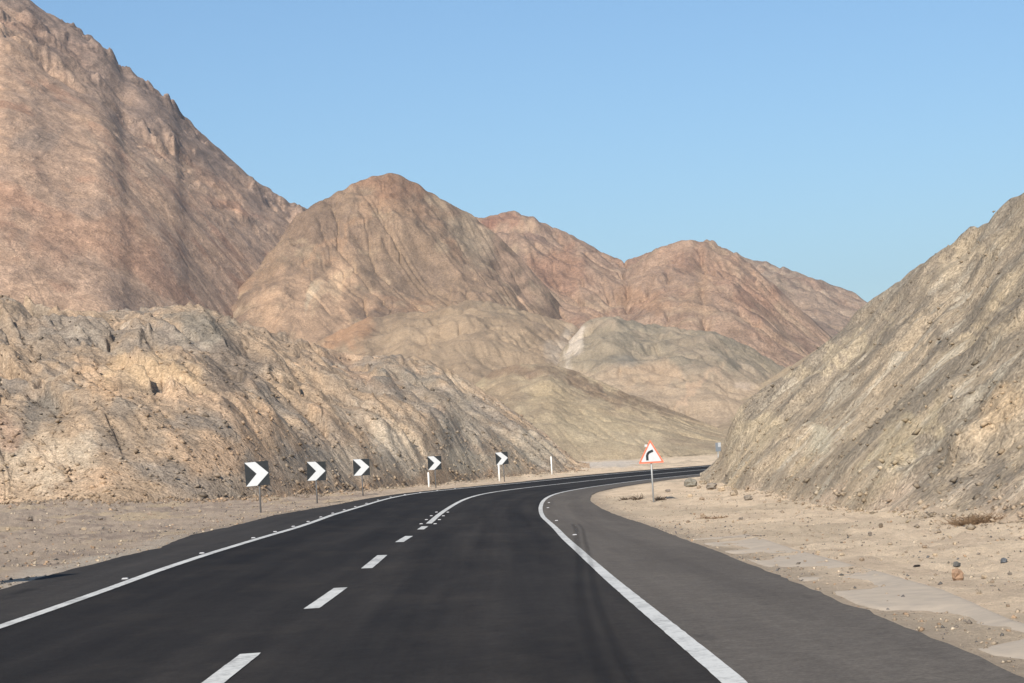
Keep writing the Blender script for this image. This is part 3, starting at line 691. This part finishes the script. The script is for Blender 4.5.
rock(958, 580, .17, (158,128,103), 'orange tinted boulder on the sand beside the right hand shoulder', (1, .9, .95), seed=1)
rock(957, 567, .13, (104,102,98), 'dark grey stone just behind the orange boulder on the right verge', (1.1, .8, .7), seed=2)
rock(917, 567, .10, (60,54,50), 'flat blackish stone left of the orange boulder on the right verge', (1.4, .7, .4), seed=3)
rock(1004, 563, .13, (104,106,108), 'blue grey stone at the right picture edge behind the orange boulder', (1.2, .8, .7), seed=4)
rock(881, 528, .16, (118,104,88), 'brown stone at the foot of the scree on the right slope', (1, .8, .8), seed=5)
rock(265, 503, .26, (150,132,110), 'tan stone on the sand near the foot of the nearest chevron sign', (1, .8, .8), seed=6)
rock(691, 487, .85, (128,122,110), 'grey rock at the tip of the right slope beside the bend', (1, .9, .7), seed=8)
rock(30, 521, .38, (128,116,104), 'lone dark grey rock on the left gravel verge', (1, .8, .7), seed=7)
small = [(703,484,.5),(712,489,.6),(722,491,.45),(699,489,.35),(734,496,.5),(748,500,.4),(842,556,.11),(862,561,.10),(836,559,.08),(896,580,.06),(984,578,.08),(992,583,.06),(979,594,.07),(901,583,.06),(818,553,.09),(688,523,.16),(720,518,.18),(741,520,.16),(733,522,.12),(702,516,.2),(745,533,.14),
         (668,492,.3),(690,497,.28),(702,500,.26),(760,540,.09),(1010,575,.07),(935,556,.10),(925,548,.1),(890,545,.11),(870,535,.12),(955,545,.1),(805,562,.06),(915,600,.04),(965,622,.04),(990,640,.035),(1008,607,.05)]
for i, (a_, b_, r_) in enumerate(small):
    c_ = [(160,144,124), (132,122,110), (182,162,136), (148,130,110)][i % 4]
    rock(a_, b_, r_, c_, 'small rough stone lying loose on the right sandy verge', (1.1, .8, .65), 'loose stones on the right verge', 20+i)
smallL = [(60,523,.28),(100,520,.22),(84,530,.18),(140,527,.16),(176,511,.25),(200,512,.2),(20,548,.13),(66,552,.1),(120,545,.1),(33,562,.09),(210,520,.12),(8,530,.2),(150,515,.22),(115,511,.3)]
for i, (a_, b_, r_) in enumerate(smallL):
    c_ = [(156,138,120), (134,122,110), (180,160,134)][i % 3]
    rock(a_, b_, r_, c_, 'small rough stone lying loose on the left gravel verge', (1.1, .8, .6), 'loose stones on the left verge', 70+i)

# ------------------------------------------------------------------ signs
def chevron_sign(px, py, width, bottom, label, yaw=0, tilt=0, white_from=None):
    p = at(px, py); root = empty('chevron_sign', (p.x, p.y, p.z-.02), rad(yaw)); tag(root, label, 'road sign', 'chevron signs round the outside of the bend')
    s = width/2; zb = bottom; b = MB(); b.tube((0, .059, -.3), (0, .059, zb+2*s*.92), .032); b.build('pole', M['pole_dark'], root, True)
    q = MB(); q.box((-s, -.012, zb), (s, .0, zb+2*s)); pl = q.build('plate', M['black'], root)
    k = MB(); nx = lambda u, v_: ((u*2-1)*s*.985, zb+s+(1-2*v_)*s*.985)
    k.prism([nx(0, 1), nx(.46, 1), nx(.98, .5), nx(.46, 0), nx(0, 0), nx(.48, .5)][::1], -.0155, -.0125)
    ch = k.build('chevron', M['white'], pl)
    for z_ in (zb+s*.5, zb+s*1.5):
        f = MB(); f.box((-s*.8, .001, z_-.02), (s*.8, .025, z_+.02)); f.build('bracket', M['pole'], root)
    pl.rotation_euler[1] = rad(tilt)
    return root
chevron_sign(260.5, 513, .86, .98, 'nearest and largest black chevron sign with white arrow, left of the road', -2, -2)
chevron_sign(317.3, 503.5, .80, .98, 'second nearest chevron sign, on a thin dark pole between the largest and the third', 6, 1.5)
chevron_sign(363, 496, .80, 1.0, 'chevron sign without a white post, third along the bend', 2)
chevron_sign(436, 488, .78, 1.05, 'chevron sign with a short white post at the left of its pole, second farthest', 4)
chevron_sign(504.5, 482, .82, 1.15, 'farthest and smallest chevron sign, beside a taller white post', 4, -3)
chevron_sign(-36, 591, .86, .98, 'chevron sign standing beyond the left edge of the picture', 0)
def delineator(px, py, h, r, label):
    p = at(px, py); root = empty('marker_post', (p.x, p.y, p.z)); tag(root, label, 'marker post', 'white marker posts on the outside of the bend')
    b = MB(); b.tube((0, 0, -.3), (0, 0, h), r, r*.92, 12); b.build('post', M['whitepost'], root, True)
    c = MB(); c.tube((0, 0, h+.001), (0, 0, h+.04), r*.9, r*.5, 12); c.build('cap', M['whitepost'], root, True)
delineator(429, 487, .85, .055, 'short white marker post beside the second farthest chevron sign')
delineator(499.5, 481, 1.25, .06, 'white marker post just left of the farthest chevron sign')
delineator(552, 474.5, 1.3, .05, 'thin white marker post standing alone near the end of the left hill')

# triangular bend warning sign
p = at(653.8, 502.5); D = p.y; k_ = D/F
root = empty('warning_sign', (p.x, p.y, p.z-.02)); tag(root, 'red bordered white triangle bend sign on a grey pole in the sand', 'road sign')
_a, _e = ray(649.7, 463.2); zb = HC+_e*D-(p.z-.02); tw = 25.5*k_; thh = 23.5*k_
b = MB(); b.tube((0, .068, -.3), (0, .068, zb+thh*.6), .036); b.build('pole', M['pole'], root, True)
def tri(s, yc=0.0):
    h = thh*s; cz = zb+thh/3
    pts = []
    for (x_, z_) in ((-tw/2*s, cz-thh/3*s), (tw/2*s, cz-thh/3*s), (0, cz+thh*2/3*s)):
        pts.append((x_, z_))
    out = []; n = len(pts)                        # clipped, rounded corners
    for i in range(3):
        a_ = mathutils.Vector(pts[i-1]); c_ = mathutils.Vector(pts[i]); d_ = mathutils.Vector(pts[(i+1) % 3]); rr2 = tw*.05*s
        p0 = c_+(a_-c_).normalized()*rr2; p2 = c_+(d_-c_).normalized()*rr2
        for t_ in (0, .33, .67, 1): out.append(tuple(p0*(1-t_)**2+c_*2*t_*(1-t_)+p2*t_**2))
    return out
b = MB(); b.prism(tri(1.0), -.012, 0); pl = b.build('plate', M['redborder'], root)
b = MB(); b.prism(tri(.80), -.016, -.0125); b.build('panel', M['white'], pl)
b = MB(); path = [(-.15, .10), (-.15, .30), (-.125, .38), (-.07, .44), (.09, .51)]; hw = .050
Lp, Rp = [], []
for i, (x_, z_) in enumerate(path):
    d_ = mathutils.Vector(path[min(i+1, 4)])-mathutils.Vector(path[max(i-1, 0)]); d_.normalize(); nn = mathutils.Vector((-d_.y, d_.x))
    Lp.append((tw*(x_+nn.x*hw), zb+thh*(z_+.02)+tw*nn.y*hw)); Rp.append((tw*(x_-nn.x*hw), zb+thh*(z_+.02)-tw*nn.y*hw))
b.prism(Rp+Lp[::-1], -.020, -.0165); b.build('bend_arrow', M['black'], pl)
b = MB(); b.box((-tw*.225, -.022, zb+thh*.70), (-tw*.125, -.0165, zb+thh*.80)); b.build('reflector', M['white'], pl)
f = MB(); f.box((-.25, .001, zb+thh*.18), (.25, .03, zb+thh*.24)); f.build('bracket', M['pole'], root)

# small panel half hidden behind the toe of the right slope
_a, _e = ray(718, 447); D = 109.0; gz = float(ground(_a*D, D, False))
root = empty('roadside_panel', (_a*D, D, gz), rad(28)); tag(root, 'small grey and white panel half hidden behind the toe of the right slope', 'road sign')
zt = HC+_e*D-gz
b = MB(); b.tube((0, .03, -.3), (0, .03, zt+.2), .03); b.build('pole', M['pole'], root, True)
b = MB(); b.box((-.16, -.01, zt-.24), (.18, 0, zt+.24)); pl = b.build('plate', M['grey_panel'], root)
b = MB(); b.box((.0, -.015, zt+.0), (.18, -.0105, zt+.24)); b.build('reflector', M['white'], pl)

# raised road studs: one mesh, copied
def stud_mesh():
    b = MB(); w0, w1, d0, d1, h = .05, .038, .05, .03, .02
    b.add([(-w0,-d0,0),(w0,-d0,0),(w0,d0,0),(-w0,d0,0),(-w1,-d1,h),(w1,-d1,h),(w1,d1,h),(-w1,d1,h)], [(0,3,2,1),(4,5,6,7),(0,1,5,4),(1,2,6,5),(2,3,7,6),(3,0,4,7)])
    return b
proto = stud_mesh().build('road_stud', M['stud'])
proto['category'] = 'road stud'
first = [True]
def stud(s, off, label, group):
    o = proto if first[0] else proto.copy()
    if not first[0]: COL.objects.link(o)
    first[0] = False
    x, y, z = road_pt(s, off, .004); o.location = (float(x), float(y), float(z)); o.rotation_euler = (0, 0, -float(np.interp(s, ST, hd)))
    o['label'] = label; o['group'] = group
for s_ in (22, 30.4, 38.6, 46.5, 50.8, 55.2, 59.6, 64, 68.4, 72.8, 77.2, 81.6, 86, 90.4, 94.8, 99.2, 103.6, 108):
    stud(s_, -W-.17, 'small white raised stud beside the left edge line', 'studs along the left edge line')
for s_ in np.arange(57, 72, 4.5):
    for o_ in (-.2, .2): stud(float(s_), o_, 'small white raised stud beside the start of the solid centre line', 'studs along the centre line')
for s_ in (44.2, 60.5, 76.5, 82.5): stud(s_, W+.28, 'small white raised stud on the shoulder beside the right edge line', 'studs along the right edge line')

# dry brush and twigs
def brush_mat(c):
    return plain('dry twig', c, .9, 0, .5, 12)
TW = brush_mat(alb(120, 96, 72)); TW2 = brush_mat(alb(86, 72, 58))
def brush(px, py, wdt, dep, hgt, n, label, mat, name='dry_bush', seed=0, twigr=.006):
    rng = random.Random(seed); p = at(px, py); b = MB()
    zg = lambda x_, y_: float(ground(p.x+x_, p.y+y_))-p.z+.008
    for i in range(9):
        a_ = i*.7; e_ = (wdt*.55*math.cos(a_), dep*.5*math.sin(a_)); m_ = (e_[0]*.5, e_[1]*.5)
        b.tube((0, 0, zg(0, 0)), (*m_, zg(*m_)+.01), twigr, twigr*.8, 4); b.tube((*m_, zg(*m_)+.01), (*e_, zg(*e_)), twigr*.8, twigr*.4, 4)
    for i in range(n):
        x0, y0 = rng.gauss(0, wdt*.2), rng.gauss(0, dep*.2); z0 = float(ground(p.x+x0, p.y+y0))-p.z
        a_ = rng.random()*6.28; l_ = hgt*(.5+rng.random()); q0 = mathutils.Vector((x0, y0, z0-.02))
        d_ = mathutils.Vector((math.cos(a_)*.9, math.sin(a_)*.9, .25+.6*rng.random())).normalized()
        q1 = q0+d_*l_*.6; q2 = q1+(d_+mathutils.Vector((rng.gauss(0, .4), rng.gauss(0, .4), -.25))).normalized()*l_*.5
        b.tube(q0, q1, twigr, twigr*.7, 4); b.tube(q1, q2, twigr*.7, twigr*.3, 4)
        q3 = q1+(d_+mathutils.Vector((rng.gauss(0, .6), rng.gauss(0, .6), .1))).normalized()*l_*.35; b.tube(q1, q3, twigr*.6, twigr*.3, 4)
    o = b.build(name, mat); o.location = p; tag(o, label, 'dry bush' if name == 'dry_bush' else 'brushwood')
brush(975, 524, 1.1, .6, .22, 420, 'flattened brown dead bush at the foot of the right scree slope', TW, seed=1)
brush(627, 500, .7, .5, .16, 60, 'dark dead twigs lying left of the warning sign pole', TW2, 'brushwood', 2, .012)
brush(638, 500, .4, .4, .3, 40, 'small upright tuft of dead twigs nearer the warning sign pole', TW2, 'brushwood', 3, .012)
brush(660, 500, .5, .4, .2, 50, 'dark twigs standing in for the warning sign shadow right of its pole', TW2, 'brushwood', 4, .012)  # dark twigs added in place of the sign's cast shadow
brush(712, 519, .9, .4, .12, 50, 'pale brown sticks on the sand between warning sign and right slope', TW, 'brushwood', 5, .010)
brush(745, 537, .9, .3, .06, 40, 'thin dark stick debris lying on sand near the shoulder edge', TW2, 'brushwood', 6, .008)

# ------------------------------------------------------------------ the dusty air: one closed even volume round everything
bpy.context.view_layer.update()
zs = [(o.matrix_world @ mathutils.Vector(c)).z for o in C.objects if o.type == 'MESH' for c in o.bound_box]
xy = max(abs(v_) for o in C.objects if o.type == 'MESH' for c in o.bound_box for v_ in (o.matrix_world @ mathutils.Vector(c))[:2])
b = MB(); b.box((-xy-60, -xy-60, min(zs)-1), (xy+60, xy+60, max(zs)+6))
hm = bpy.data.materials.new('dusty air'); hm.use_nodes = True; t = hm.node_tree; t.nodes.remove(t.nodes['Principled BSDF'])
v = t.nodes.new('ShaderNodeVolumePrincipled'); v.inputs['Density'].default_value = 7e-5; v.inputs['Color'].default_value = (.50, .77, 1.0, 1); v.inputs['Anisotropy'].default_value = .1
t.links.new(v.outputs[0], t.nodes['Material Output'].inputs['Volume'])
tag(b.build('haze', hm), kind='stuff')
